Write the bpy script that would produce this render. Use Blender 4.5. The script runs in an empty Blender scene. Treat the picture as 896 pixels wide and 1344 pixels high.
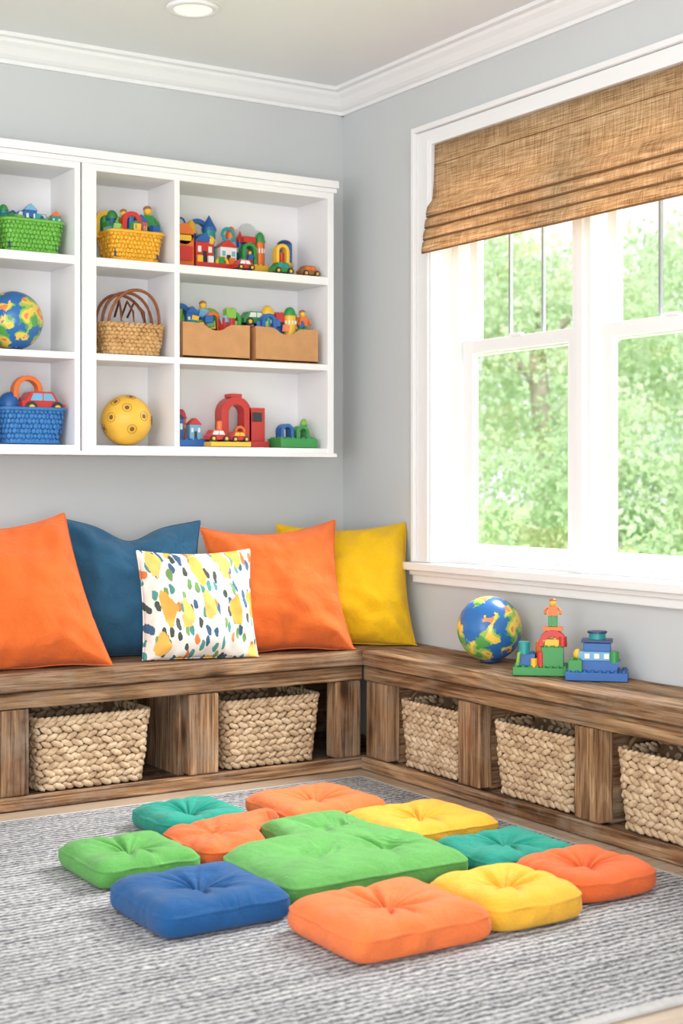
import bpy, math, random
from math import sin, cos, pi, radians, sqrt, exp
from mathutils import Vector, Matrix, noise
import numpy as np

SC = bpy.context.scene
COL = SC.collection

def lin(c):
    c = c/255.0
    return c/12.92 if c <= 0.04045 else ((c+0.055)/1.055)**2.4
def S(r, g, b): return (lin(r), lin(g), lin(b), 1.0)

# ------------------------------------------------------------ materials
def newmat(name):
    m = bpy.data.materials.new(name); m.use_nodes = True
    nt = m.node_tree
    return m, nt, nt.nodes['Principled BSDF']

def N(nt, typ, **kw):
    n = nt.nodes.new(typ)
    for k, v in kw.items(): setattr(n, k, v)
    return n

def ramp(nt, stops, interp='LINEAR'):
    r = nt.nodes.new('ShaderNodeValToRGB'); r.color_ramp.interpolation = interp
    e = r.color_ramp.elements
    while len(e) < len(stops): e.new(0.5)
    for i, (p, c) in enumerate(stops):
        e[i].position = p; e[i].color = c
    return r

def coords(nt, scale=(1, 1, 1), rnd=False):
    tc = N(nt, 'ShaderNodeTexCoord'); mp = N(nt, 'ShaderNodeMapping')
    mp.inputs['Scale'].default_value = scale
    if rnd:
        oi = N(nt, 'ShaderNodeObjectInfo'); mu = N(nt, 'ShaderNodeMath', operation='MULTIPLY')
        mu.inputs[1].default_value = 37.0
        nt.links.new(oi.outputs['Random'], mu.inputs[0])
        ad = N(nt, 'ShaderNodeVectorMath', operation='ADD')
        nt.links.new(tc.outputs['Object'], ad.inputs[0]); nt.links.new(mu.outputs[0], ad.inputs[1])
        nt.links.new(ad.outputs[0], mp.inputs['Vector'])
    else:
        nt.links.new(tc.outputs['Object'], mp.inputs['Vector'])
    return mp.outputs['Vector']

def noise_n(nt, vec, scale, detail=4, rough=0.55, dist=0.0):
    n = N(nt, 'ShaderNodeTexNoise'); n.inputs['Scale'].default_value = scale
    n.inputs['Detail'].default_value = detail; n.inputs['Roughness'].default_value = rough
    n.inputs['Distortion'].default_value = dist
    nt.links.new(vec, n.inputs['Vector']); return n

def bump(nt, h, bs, strength, dist=0.01):
    b = N(nt, 'ShaderNodeBump'); b.inputs['Strength'].default_value = strength
    b.inputs['Distance'].default_value = dist
    nt.links.new(h, b.inputs['Height']); nt.links.new(b.outputs[0], bs.inputs['Normal'])

def mixc(nt, fac, a, b, mode='MIX'):
    m = N(nt, 'ShaderNodeMix', data_type='RGBA', blend_type=mode)
    if isinstance(fac, float): m.inputs[0].default_value = fac
    else: nt.links.new(fac, m.inputs[0])
    for s, v in ((6, a), (7, b)):
        if isinstance(v, tuple): m.inputs[s].default_value = v
        else: nt.links.new(v, m.inputs[s])
    return m.outputs[2]

def plain(name, c, rough=0.5, var=0.04, nscale=6, bmp=0.0, bscale=80, spec=0.5, coat=0):
    m, nt, bs = newmat(name)
    v = coords(nt)
    n = noise_n(nt, v, nscale)
    a = tuple(x*(1-var) for x in c[:3])+(1,); b = tuple(min(1, x*(1+var)) for x in c[:3])+(1,)
    r = ramp(nt, [(0.3, a), (0.7, b)])
    nt.links.new(n.outputs['Fac'], r.inputs[0]); nt.links.new(r.outputs[0], bs.inputs['Base Color'])
    bs.inputs['Roughness'].default_value = rough
    bs.inputs['Specular IOR Level'].default_value = spec
    bs.inputs['Coat Weight'].default_value = coat
    if bmp > 0:
        n2 = noise_n(nt, v, bscale, 3); bump(nt, n2.outputs['Fac'], bs, bmp, 0.002)
    return m

def fabric(name, c, sheen=0.12):
    m, nt, bs = newmat(name)
    v = coords(nt)
    n = noise_n(nt, v, 9, 5)
    a = tuple(x*0.93 for x in c[:3])+(1,); b = tuple(min(1, x*1.05) for x in c[:3])+(1,)
    r = ramp(nt, [(0.3, a), (0.7, b)]); nt.links.new(n.outputs['Fac'], r.inputs[0])
    n2 = noise_n(nt, v, 420, 2)
    r2 = ramp(nt, [(0.3, (0.84, 0.84, 0.84, 1)), (0.7, (1.1, 1.1, 1.1, 1))]); nt.links.new(n2.outputs['Fac'], r2.inputs[0])
    nt.links.new(mixc(nt, 1.0, r.outputs[0], r2.outputs[0], 'MULTIPLY'), bs.inputs['Base Color'])
    bs.inputs['Roughness'].default_value = 0.9; bs.inputs['Specular IOR Level'].default_value = 0.12
    bs.inputs['Sheen Weight'].default_value = sheen
    n3 = noise_n(nt, v, 11, 3, 0.5, 1.0)
    mu = N(nt, 'ShaderNodeMath', operation='MULTIPLY'); nt.links.new(n3.outputs['Fac'], mu.inputs[0]); mu.inputs[1].default_value = 7.0
    ad = N(nt, 'ShaderNodeMath', operation='ADD'); nt.links.new(n2.outputs['Fac'], ad.inputs[0]); nt.links.new(mu.outputs[0], ad.inputs[1])
    bump(nt, ad.outputs[0], bs, 0.5, 0.004)
    return m

def wood(name, axis, dark, mid, light, rough=0.75):
    m, nt, bs = newmat(name)
    sc = [10, 10, 10]; sc[axis] = 0.9
    v = coords(nt, tuple(sc), True)
    nA = noise_n(nt, v, 1.3, 8, 0.62, 0.7)
    rA = ramp(nt, [(0.30, dark), (0.43, mid), (0.58, light), (0.74, tuple(min(1, x*1.22) for x in light[:3])+(1,))]); nt.links.new(nA.outputs['Fac'], rA.inputs[0])
    sc2 = [78, 78, 78]; sc2[axis] = 1.8
    v2 = coords(nt, tuple(sc2), True)
    nB = noise_n(nt, v2, 1.5, 7, 0.72, 0.4)
    rB = ramp(nt, [(0.36, (0.16, 0.12, 0.10, 1)), (0.43, (0.60, 0.54, 0.49, 1)), (0.52, (1, 1, 1, 1)), (0.68, (1.18, 1.18, 1.18, 1))]); nt.links.new(nB.outputs['Fac'], rB.inputs[0])
    col = mixc(nt, 0.9, rA.outputs[0], rB.outputs[0], 'MULTIPLY')
    sc6 = [22, 22, 22]; sc6[axis] = 1.1
    nC = noise_n(nt, coords(nt, tuple(sc6), True), 1.7, 5, 0.6, 0.5)
    rC = ramp(nt, [(0.37, (0.42, 0.36, 0.32, 1)), (0.50, (1, 1, 1, 1))]); nt.links.new(nC.outputs['Fac'], rC.inputs[0])
    col = mixc(nt, 0.85, col, rC.outputs[0], 'MULTIPLY')
    sc4 = [5, 5, 5]; sc4[axis] = 0.7
    v4 = coords(nt, tuple(sc4), True); nR = noise_n(nt, v4, 1.0, 2, 0.4)
    mr = N(nt, 'ShaderNodeMath', operation='MULTIPLY'); nt.links.new(nR.outputs['Fac'], mr.inputs[0]); mr.inputs[1].default_value = 95
    sr = N(nt, 'ShaderNodeMath', operation='SINE'); nt.links.new(mr.outputs[0], sr.inputs[0])
    rR = ramp(nt, [(0.0, (0.70, 0.63, 0.57, 1)), (0.55, (1, 1, 1, 1))]); nt.links.new(sr.outputs[0], rR.inputs[0])
    col = mixc(nt, 0.8, col, rR.outputs[0], 'MULTIPLY')
    n5 = noise_n(nt, coords(nt, (3, 3, 3), True), 2.2, 6, 0.7)
    r5 = ramp(nt, [(0.45, (0, 0, 0, 1)), (0.68, (0.65, 0.65, 0.65, 1))]); nt.links.new(n5.outputs['Fac'], r5.inputs[0])
    grey = mixc(nt, 0.8, S(168, 152, 135), rB.outputs[0], 'MULTIPLY')
    col = mixc(nt, r5.outputs[0], col, grey)
    sc3 = [9, 9, 9]; sc3[axis] = 3.6
    v3 = coords(nt, tuple(sc3), True)
    vo = N(nt, 'ShaderNodeTexVoronoi'); vo.inputs['Scale'].default_value = 0.9; nt.links.new(v3, vo.inputs['Vector'])
    rK = ramp(nt, [(0.08, (0.07, 0.05, 0.04, 1)), (0.13, (0.36, 0.28, 0.22, 1)), (0.18, (0.8, 0.72, 0.64, 1)), (0.26, (1, 1, 1, 1))]); nt.links.new(vo.outputs['Distance'], rK.inputs[0])
    col = mixc(nt, 0.9, col, rK.outputs[0], 'MULTIPLY')
    oi = N(nt, 'ShaderNodeObjectInfo')
    rO = ramp(nt, [(0, (0.80, 0.78, 0.76, 1)), (1, (1.12, 1.11, 1.09, 1))]); nt.links.new(oi.outputs['Random'], rO.inputs[0])
    col = mixc(nt, 1.0, col, rO.outputs[0], 'MULTIPLY')
    nt.links.new(col, bs.inputs['Base Color'])
    bs.inputs['Roughness'].default_value = rough; bs.inputs['Specular IOR Level'].default_value = 0.25
    bump(nt, nB.outputs['Fac'], bs, 1.0, 0.009)
    return m

M_wall = plain('wall_paint', S(198, 202, 204), 0.85, 0.015, 2, 0.05, 200, 0.2)
M_white = plain('white_trim_paint', S(234, 235, 237), 0.45, 0.01, 3, 0, 80, 0.4)
M_ceil = plain('ceiling_paint', S(232, 234, 236), 0.9, 0.01, 2, 0.03, 200, 0.1)
M_shelf = plain('shelf_white_paint', S(236, 236, 239), 0.5, 0.01, 3, 0, 80, 0.35)
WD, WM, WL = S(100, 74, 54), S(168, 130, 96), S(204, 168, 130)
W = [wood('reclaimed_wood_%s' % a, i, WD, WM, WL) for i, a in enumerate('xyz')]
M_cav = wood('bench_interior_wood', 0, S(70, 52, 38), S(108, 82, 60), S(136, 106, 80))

def floor_mat():
    m, nt, bs = newmat('oak_floor')
    v = coords(nt)
    br = N(nt, 'ShaderNodeTexBrick'); br.offset = 0.37
    for k, val in (('Scale', 1.0), ('Mortar Size', 0.0015), ('Brick Width', 1.3), ('Row Height', 0.13), ('Bias', 0.0)):
        br.inputs[k].default_value = val
    br.inputs['Color1'].default_value = S(194, 176, 158); br.inputs['Color2'].default_value = S(180, 160, 140)
    br.inputs['Mortar'].default_value = S(120, 102, 84)
    nt.links.new(v, br.inputs['Vector'])
    v2 = coords(nt, (2, 45, 1)); n = noise_n(nt, v2, 2, 6)
    r = ramp(nt, [(0.3, (0.82, 0.80, 0.78, 1)), (0.65, (1.08, 1.07, 1.05, 1))]); nt.links.new(n.outputs['Fac'], r.inputs[0])
    nt.links.new(mixc(nt, 0.9, br.outputs['Color'], r.outputs[0], 'MULTIPLY'), bs.inputs['Base Color'])
    bs.inputs['Roughness'].default_value = 0.28
    bump(nt, n.outputs['Fac'], bs, 0.1, 0.002)
    return m
M_floor = floor_mat()

def rug_mat():
    m, nt, bs = newmat('woven_rug')
    tc = N(nt, 'ShaderNodeTexCoord'); sp = N(nt, 'ShaderNodeSeparateXYZ')
    nt.links.new(tc.outputs['Object'], sp.inputs[0])
    wob = noise_n(nt, coords(nt, (8, 8, 1)), 2.0, 3)
    def M2(op, a, b):
        n = N(nt, 'ShaderNodeMath', operation=op)
        for i, x in enumerate((a, b)):
            if x is None: continue
            if isinstance(x, (int, float)): n.inputs[i].default_value = x
            else: nt.links.new(x, n.inputs[i])
        return n.outputs[0]
    yy = M2('ADD', sp.outputs['Y'], M2('MULTIPLY', wob.outputs['Fac'], 0.03))
    s1 = M2('SINE', M2('MULTIPLY', yy, 2*pi/0.021), None)
    s1 = M2('ADD', M2('MULTIPLY', s1, 0.5), 0.5)
    nz = noise_n(nt, coords(nt, (42, 105, 1)), 1.4, 4, 0.8)
    nz2 = noise_n(nt, coords(nt, (2.0, 12, 1)), 1.6, 4, 0.6)
    a = M2('ADD', M2('MULTIPLY', s1, 0.20), M2('MULTIPLY', nz.outputs['Fac'], 1.25))
    a = M2('ADD', a, M2('MULTIPLY', nz2.outputs['Fac'], 0.30))
    r = ramp(nt, [(0.66, S(220, 219, 218)), (0.82, S(190, 190, 192)), (1.0, S(92, 93, 99))])
    nt.links.new(a, r.inputs[0])
    nt.links.new(r.outputs[0], bs.inputs['Base Color'])
    bs.inputs['Roughness'].default_value = 0.95; bs.inputs['Specular IOR Level'].default_value = 0.1
    bump(nt, M2('ADD', M2('MULTIPLY', s1, 0.7), nz.outputs['Fac']), bs, 0.9, 0.007)
    return m
M_rug = rug_mat()
M_rugb = plain('rug_binding', S(190, 189, 188), 0.95, 0.1, 60, 0.5, 200, 0.1)

def blind_mat():
    m, nt, bs = newmat('woven_bamboo_shade')
    a = noise_n(nt, coords(nt, (60, 9, 330)), 1.0, 3, 0.6)
    b = noise_n(nt, coords(nt, (60, 260, 16)), 1.0, 3, 0.6)
    c = noise_n(nt, coords(nt, (3, 3, 18)), 1.0, 2, 0.6)
    mb_ = N(nt, 'ShaderNodeMath', operation='MULTIPLY'); nt.links.new(b.outputs['Fac'], mb_.inputs[0]); mb_.inputs[1].default_value = 0.7
    ad = N(nt, 'ShaderNodeMath', operation='ADD'); nt.links.new(a.outputs['Fac'], ad.inputs[0]); nt.links.new(mb_.outputs[0], ad.inputs[1])
    mc = N(nt, 'ShaderNodeMath', operation='MULTIPLY'); nt.links.new(c.outputs['Fac'], mc.inputs[0]); mc.inputs[1].default_value = 0.3
    ad2 = N(nt, 'ShaderNodeMath', operation='ADD'); nt.links.new(ad.outputs[0], ad2.inputs[0]); nt.links.new(mc.outputs[0], ad2.inputs[1])
    hf = N(nt, 'ShaderNodeMath', operation='MULTIPLY'); nt.links.new(ad2.outputs[0], hf.inputs[0]); hf.inputs[1].default_value = 0.5
    r = ramp(nt, [(0.38, S(138, 104, 70)), (0.46, S(192, 154, 110)), (0.54, S(218, 184, 142)), (0.62, S(242, 218, 182))])
    nt.links.new(hf.outputs[0], r.inputs[0]); nt.links.new(r.outputs[0], bs.inputs['Base Color'])
    bs.inputs['Roughness'].default_value = 0.8
    bump(nt, hf.outputs[0], bs, 0.6, 0.004)
    tr = N(nt, 'ShaderNodeBsdfTranslucent'); nt.links.new(r.outputs[0], tr.inputs['Color'])
    mx = N(nt, 'ShaderNodeMixShader'); mx.inputs[0].default_value = 0.33
    nt.links.new(bs.outputs[0], mx.inputs[1]); nt.links.new(tr.outputs[0], mx.inputs[2])
    nt.links.new(mx.outputs[0], nt.nodes['Material Output'].inputs[0])
    return m
M_blind = blind_mat()
M_shadow_batten = plain('fold_shadow_batten_brown', S(124, 88, 54), 0.7, 0.15, 40)  # dark brown that stands in for the shade beneath the folds

def glass_mat():
    m, nt, bs = newmat('window_glass')
    t = N(nt, 'ShaderNodeBsdfTransparent'); g = N(nt, 'ShaderNodeBsdfGlossy'); g.inputs['Roughness'].default_value = 0.02
    mx = N(nt, 'ShaderNodeMixShader'); mx.inputs[0].default_value = 0.06
    nt.links.new(t.outputs[0], mx.inputs[1]); nt.links.new(g.outputs[0], mx.inputs[2])
    nt.links.new(mx.outputs[0], nt.nodes['Material Output'].inputs[0]); return m
M_glass = glass_mat()

def leaf_mat():
    m, nt, bs = newmat('pale_green_leaves')
    n = noise_n(nt, coords(nt), 1.1, 6, 0.75)
    r = ramp(nt, [(0.34, S(172, 198, 152)), (0.5, S(202, 220, 182)), (0.64, S(230, 238, 216))])  # tones lightened to put the bright outdoor haze into the leaves
    nt.links.new(n.outputs['Fac'], r.inputs[0]); nt.links.new(r.outputs[0], bs.inputs['Base Color'])
    bs.inputs['Roughness'].default_value = 0.8; bs.inputs['Specular IOR Level'].default_value = 0.2
    tr = N(nt, 'ShaderNodeBsdfTranslucent'); nt.links.new(r.outputs[0], tr.inputs['Color'])
    mx = N(nt, 'ShaderNodeMixShader'); mx.inputs[0].default_value = 0.5
    nt.links.new(bs.outputs[0], mx.inputs[1]); nt.links.new(tr.outputs[0], mx.inputs[2])
    nt.links.new(mx.outputs[0], nt.nodes['Material Output'].inputs[0]); return m
M_leaf = leaf_mat()
M_bark = plain('bark', S(170, 158, 145), 0.9, 0.2, 12, 0.5, 40)
M_lawn = plain('lawn_grass', S(160, 192, 130), 0.95, 0.2, 8, 0.5, 60)

def globe_mat():
    m, nt, bs = newmat('world_map_globe')
    v = coords(nt)
    n = noise_n(nt, v, 8.5, 6, 0.6); n2 = noise_n(nt, v, 20, 1)
    land = ramp(nt, [(0.36, S(84, 160, 84)), (0.44, S(160, 190, 90)), (0.52, S(240, 204, 90)), (0.63, S(232, 140, 80))], 'CONSTANT')
    nt.links.new(n2.outputs['Fac'], land.inputs[0])
    sea = S(44, 108, 176)
    mk = ramp(nt, [(0.0, (0, 0, 0, 1)), (0.485, (1, 1, 1, 1))], 'CONSTANT'); nt.links.new(n.outputs['Fac'], mk.inputs[0])
    nt.links.new(mixc(nt, mk.outputs[0], sea, land.outputs[0]), bs.inputs['Base Color'])
    bs.inputs['Roughness'].default_value = 0.25
    return m
M_globe = globe_mat()

def pattern_mat():
    m, nt, bs = newmat('printed_cotton')
    base = S(238, 234, 227)
    def blobs(scale, stretch, off, th, stops, rnd=1.0, distort=0.02, nsc=28):
        tc = N(nt, 'ShaderNodeTexCoord'); mp = N(nt, 'ShaderNodeMapping')
        mp.inputs['Scale'].default_value = stretch; mp.inputs['Location'].default_value = off
        nt.links.new(tc.outputs['Object'], mp.inputs['Vector'])
        nz = noise_n(nt, tc.outputs['Object'], nsc, 2)
        sub = N(nt, 'ShaderNodeVectorMath', operation='SCALE'); sub.inputs['Scale'].default_value = distort*scale
        nt.links.new(nz.outputs['Color'], sub.inputs[0])
        sc = N(nt, 'ShaderNodeVectorMath', operation='SCALE'); sc.inputs['Scale'].default_value = scale
        nt.links.new(mp.outputs['Vector'], sc.inputs[0])
        ad = N(nt, 'ShaderNodeVectorMath', operation='ADD'); nt.links.new(sc.outputs[0], ad.inputs[0]); nt.links.new(sub.outputs[0], ad.inputs[1])
        vo = N(nt, 'ShaderNodeTexVoronoi', voronoi_dimensions='2D'); vo.inputs['Scale'].default_value = 1; vo.inputs['Randomness'].default_value = rnd
        sp = N(nt, 'ShaderNodeSeparateXYZ'); cb = N(nt, 'ShaderNodeCombineXYZ')
        nt.links.new(ad.outputs[0], sp.inputs[0]); nt.links.new(sp.outputs['X'], cb.inputs['X']); nt.links.new(sp.outputs['Z'], cb.inputs['Y'])
        nt.links.new(cb.outputs[0], vo.inputs['Vector'])
        lt = N(nt, 'ShaderNodeMath', operation='LESS_THAN'); nt.links.new(vo.outputs['Distance'], lt.inputs[0]); lt.inputs[1].default_value = th
        sc2 = N(nt, 'ShaderNodeSeparateColor'); nt.links.new(vo.outputs['Color'], sc2.inputs[0])
        r = ramp(nt, stops, 'CONSTANT'); nt.links.new(sc2.outputs[0], r.inputs[0])
        return lt.outputs[0], r.outputs[0]
    f1, c1 = blobs(25, (1.7, 1, 0.7), (0.3, 0, 0.1), 0.30, [(0, S(66, 104, 140)), (0.28, S(84, 150, 146)), (0.5, S(74, 84, 80)), (0.68, S(120, 160, 100)), (0.86, S(224, 130, 74))], 0.85, 0.022, 34)
    f2, c2 = blobs(11, (1.3, 1, 0.55), (0.1, 0, 0.2), 0.29, [(0, S(238, 188, 92)), (0.5, S(244, 200, 110)), (0.8, S(234, 172, 80))], 0.65, 0.045, 20)
    a = mixc(nt, f1, base, c1); b = mixc(nt, f2, a, c2)
    nt.links.new(b, bs.inputs['Base Color']); bs.inputs['Roughness'].default_value = 0.9
    n2 = noise_n(nt, coords(nt), 300, 2); bump(nt, n2.outputs['Fac'], bs, 0.2, 0.003)
    return m
M_pattern = pattern_mat()

F_orange = fabric('orange_fabric', S(228, 110, 50)); F_blue = fabric('denim_blue_fabric', S(46, 92, 124))
F_yellow = fabric('yellow_fabric', S(236, 188, 30)); F_green = fabric('green_fabric', S(92, 158, 80))
F_teal = fabric('teal_fabric', S(34, 144, 126)); F_royal = fabric('royal_blue_fabric', S(32, 84, 138))
F_corange = fabric('cushion_orange_fabric', S(232, 120, 66)); F_cyel = fabric('cushion_yellow_fabric', S(236, 178, 60))
F_rust = fabric('deep_orange_fabric', S(224, 106, 56))

def wicker_mat(name, a, b, c):
    m, nt, bs = newmat(name)
    v = coords(nt); n = noise_n(nt, v, 26, 4, 0.7)
    r = ramp(nt, [(0.3, a), (0.5, b), (0.7, c)]); nt.links.new(n.outputs['Fac'], r.inputs[0])
    nt.links.new(r.outputs[0], bs.inputs['Base Color']); bs.inputs['Roughness'].default_value = 0.75
    n2 = noise_n(nt, v, 220, 3); bump(nt, n2.outputs['Fac'], bs, 0.4, 0.003); return m
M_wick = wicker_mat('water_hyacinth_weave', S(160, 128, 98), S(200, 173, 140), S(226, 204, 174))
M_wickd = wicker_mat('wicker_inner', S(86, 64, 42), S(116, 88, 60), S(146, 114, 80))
M_tan = wicker_mat('willow_weave', S(176, 128, 76), S(206, 162, 106), S(226, 188, 136))
M_brownh = plain('leather_handle_brown', S(140, 78, 46), 0.5)
M_carton = plain('kraft_wood_bin', S(196, 144, 96), 0.7, 0.08, 20, 0.1)
PAL = [plain('toy_'+n, S(*c), 0.35, 0.02) for n, c in (
    ('red', (200, 54, 48)), ('orange', (228, 116, 46)), ('yellow', (236, 186, 58)), ('green', (54, 146, 74)),
    ('blue', (36, 98, 168)), ('teal', (36, 148, 150)), ('white', (230, 230, 226)), ('charcoal', (44, 48, 54)),
    ('brown', (160, 104, 62)), ('sky_blue', (114, 172, 206)), ('lime', (134, 184, 72)), ('navy', (28, 56, 106)))]
RED, ORA, YEL, GRE, BLU, TEA, WHI, CHA, BRO, SKY, LIM, NAV = range(12)
M_pgreen = plain('green_plastic', S(108, 180, 70), 0.4); M_pyel = plain('yellow_plastic', S(238, 176, 46), 0.4)
M_pblue = plain('blue_plastic', S(50, 118, 184), 0.4)
M_ballY = plain('yellow_ball_rubber', S(236, 186, 66), 0.4, 0.08, 14); M_spot = plain('ball_spot_brown', S(120, 80, 50), 0.5)
M_munt = plain('grey_muntin', S(140, 145, 150), 0.5)
M_lens, nt_, bs_ = newmat('lamp_lens'); bs_.inputs['Base Color'].default_value = (0.9, 0.9, 0.9, 1)
bs_.inputs['Emission Color'].default_value = (1, 0.97, 0.92, 1); bs_.inputs['Emission Strength'].default_value = 0.3

# ------------------------------------------------------------ mesh builder
class MB:
    def __init__(s): s.v = []; s.f = []; s.m = []; s.sm = []; s.M = Matrix.Identity(4); s.k = 0
    def add(s, vs, fs, mi=0, smooth=False):
        o = len(s.v); M = s.M
        s.v += [tuple(M @ Vector(v)) for v in vs]
        s.f += [tuple(i+o for i in f) for f in fs]; s.m += [mi]*len(fs); s.sm += [smooth]*len(fs)
    def box(s, c, d, mi=0, rz=0, rx=0, ry=0):
        hx, hy, hz = d[0]/2, d[1]/2, d[2]/2
        R = Matrix.Rotation(rz, 3, 'Z') @ Matrix.Rotation(ry, 3, 'Y') @ Matrix.Rotation(rx, 3, 'X')
        vs = [R @ Vector((x, y, z)) + Vector(c) for x in (-hx, hx) for y in (-hy, hy) for z in (-hz, hz)]
        s.add(vs, [(0, 1, 3, 2), (4, 6, 7, 5), (0, 4, 5, 1), (2, 3, 7, 6), (0, 2, 6, 4), (1, 5, 7, 3)], mi)
    def bx(s, x0, x1, y0, y1, z0, z1, mi=0):
        e = 0.00022*(s.k % 9); s.k += 1   # unique inset so no two faces are coplanar
        s.box(((x0+x1)/2, (y0+y1)/2, (z0+z1)/2), (abs(x1-x0)-2*e, abs(y1-y0)-2*e, abs(z1-z0)-2*e), mi)
    def cyl(s, c, r, h, mi=0, axis='z', r2=None, n=20):
        r2 = r if r2 is None else r2; vs = []
        for k, (rr, hh) in enumerate(((r, -h/2), (r2, h/2))):
            for i in range(n):
                a = 2*pi*i/n; p = (rr*cos(a), rr*sin(a), hh)
                if axis == 'x': p = (p[2], p[0], p[1])
                if axis == 'y': p = (p[1], p[2], p[0])
                vs.append(Vector(p)+Vector(c))
        s.add(vs, [(i, (i+1) % n, n+(i+1) % n, n+i) for i in range(n)], mi, True)
        s.add(vs, [tuple(reversed(range(n))), tuple(range(n, 2*n))], mi, False)
    def ell(s, c, r, mi=0, nu=16, nv=10, R=None):
        vs = []; c = Vector(c)
        for j in range(1, nv):
            t = pi*j/nv
            for i in range(nu):
                a = 2*pi*i/nu; p = Vector((r[0]*sin(t)*cos(a), r[1]*sin(t)*sin(a), r[2]*cos(t)))
                vs.append((R @ p if R else p)+c)
        for z in (r[2], -r[2]):
            p = Vector((0, 0, z)); vs.append((R @ p if R else p)+c)
        T = len(vs)-2; fs = []
        for j in range(nv-2):
            for i in range(nu):
                fs.append((j*nu+i, (j+1)*nu+i, (j+1)*nu+(i+1) % nu, j*nu+(i+1) % nu))
        for i in range(nu):
            fs.append((T, i, (i+1) % nu)); b = (nv-2)*nu; fs.append((T+1, b+(i+1) % nu, b+i))
        s.add(vs, fs, mi, True)
    def tube(s, path, r, mi=0, n=8, closed=False):
        P = [Vector(p) for p in path]; L = len(P); vs = []
        for i in range(L):
            a = P[(i-1) % L] if (closed or i > 0) else P[i]
            b = P[(i+1) % L] if (closed or i < L-1) else P[i]
            t = (b-a).normalized(); up = Vector((0, 0, 1)) if abs(t.z) < 0.9 else Vector((0, 1, 0))
            u = t.cross(up).normalized(); w = t.cross(u)
            rr = r[i] if isinstance(r, (list, tuple)) else r
            for k in range(n):
                q = 2*pi*k/n; vs.append(P[i]+u*rr*cos(q)+w*rr*sin(q))
        fs = []
        for i in range(L if closed else L-1):
            j = (i+1) % L
            for k in range(n): fs.append((i*n+k, i*n+(k+1) % n, j*n+(k+1) % n, j*n+k))
        if not closed: fs += [tuple(reversed(range(n))), tuple(range((L-1)*n, L*n))]
        s.add(vs, fs, mi, True)
    def prism(s, poly, y0, y1, mi=0, plane='xz', smooth=False):
        n = len(poly)
        if plane == 'xz': vs = [(p[0], y0, p[1]) for p in poly]+[(p[0], y1, p[1]) for p in poly]
        elif plane == 'yz': vs = [(y0, p[0], p[1]) for p in poly]+[(y1, p[0], p[1]) for p in poly]
        else: vs = [(p[0], p[1], y0) for p in poly]+[(p[0], p[1], y1) for p in poly]
        s.add(vs, [(i, (i+1) % n, n+(i+1) % n, n+i) for i in range(n)], mi, smooth)
        s.add(vs, [tuple(reversed(range(n))), tuple(range(n, 2*n))], mi, False)
    def obj(s, name, mats, bevel=0, seg=2, parent=None, sub=0, origin=None):
        me = bpy.data.meshes.new(name)
        vv = s.v
        if origin is not None: vv = [(a-origin[0], b-origin[1], c-origin[2]) for a, b, c in vv]
        me.from_pydata(vv, [], s.f)
        for m in (mats if isinstance(mats, list) else [mats]): me.materials.append(m)
        me.polygons.foreach_set('material_index', s.m); me.polygons.foreach_set('use_smooth', s.sm)
        me.update()
        import bmesh
        bm = bmesh.new(); bm.from_mesh(me); bmesh.ops.recalc_face_normals(bm, faces=bm.faces); bm.to_mesh(me); bm.free()
        o = bpy.data.objects.new(name, me); COL.objects.link(o)
        if origin is not None: o.location = origin
        if bevel:
            b = o.modifiers.new('bevel', 'BEVEL'); b.width = bevel; b.segments = seg; b.limit_method = 'ANGLE'; b.angle_limit = radians(40)
        if sub:
            q = o.modifiers.new('sub', 'SUBSURF'); q.levels = sub; q.render_levels = sub
        if parent: o.parent = parent
        return o

def empty(name, loc=(0, 0, 0)):
    e = bpy.data.objects.new(name, None); COL.objects.link(e); e.location = (0, 0, 0); return e

def sbox(name, x0, x1, y0, y1, z0, z1, mat, bevel=0.0, parent=None):
    mb = MB(); mb.bx(x0, x1, y0, y1, z0, z1)
    return mb.obj(name, mat, bevel, parent=parent, origin=((x0+x1)/2, (y0+y1)/2, (z0+z1)/2))

# ------------------------------------------------------------ room shell
CZ = 2.50
sbox('floor', -6.0, 0.16, -7.0, 0.15, -0.1, 0.0, M_floor)
sbox('ceiling', -6.0, 0.16, -7.0, 0.15, CZ, CZ+0.1, M_ceil)
sbox('wall_back', -6.0, 0.16, 0.0, 0.15, 0.0, CZ, M_wall)
T0, T1, Z0, Z1 = 0.607, 2.05, 0.70, 2.19
mb = MB()
mb.bx(0, 0.15, -T0, 0, 0, CZ); mb.k = 0; mb.bx(0, 0.15, -7.0, -T1, 0, CZ); mb.k = 0
mb.bx(0, 0.15, -T1, -T0, 0, Z0); mb.k = 0; mb.bx(0, 0.15, -T1, -T0, Z1, CZ)
mb.obj('wall_right', M_wall)

prof = [(0, 2.415), (0.012, 2.415), (0.014, 2.427), (0.024, 2.432), (0.034, 2.440), (0.052, 2.462), (0.066, 2.474), (0.072, 2.484), (0.090, 2.487), (0.090, CZ), (0, CZ)]
mb = MB(); mb.prism([(-p, z) for p, z in prof], -6.0, 0.0, 0, 'yz'); mb.obj('trim_1', M_white)
mb = MB(); mb.prism([(-p, z) for p, z in prof], -7.0, 0.0, 0, 'xz'); mb.obj('trim_2', M_white)
sbox('baseboard_right', -0.015, 0, -7.0, -2.95, 0, 0.11, M_white, 0.003)
sbox('baseboard_back', -6.0, -2.75, -0.015, 0, 0, 0.11, M_white, 0.003)

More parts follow.
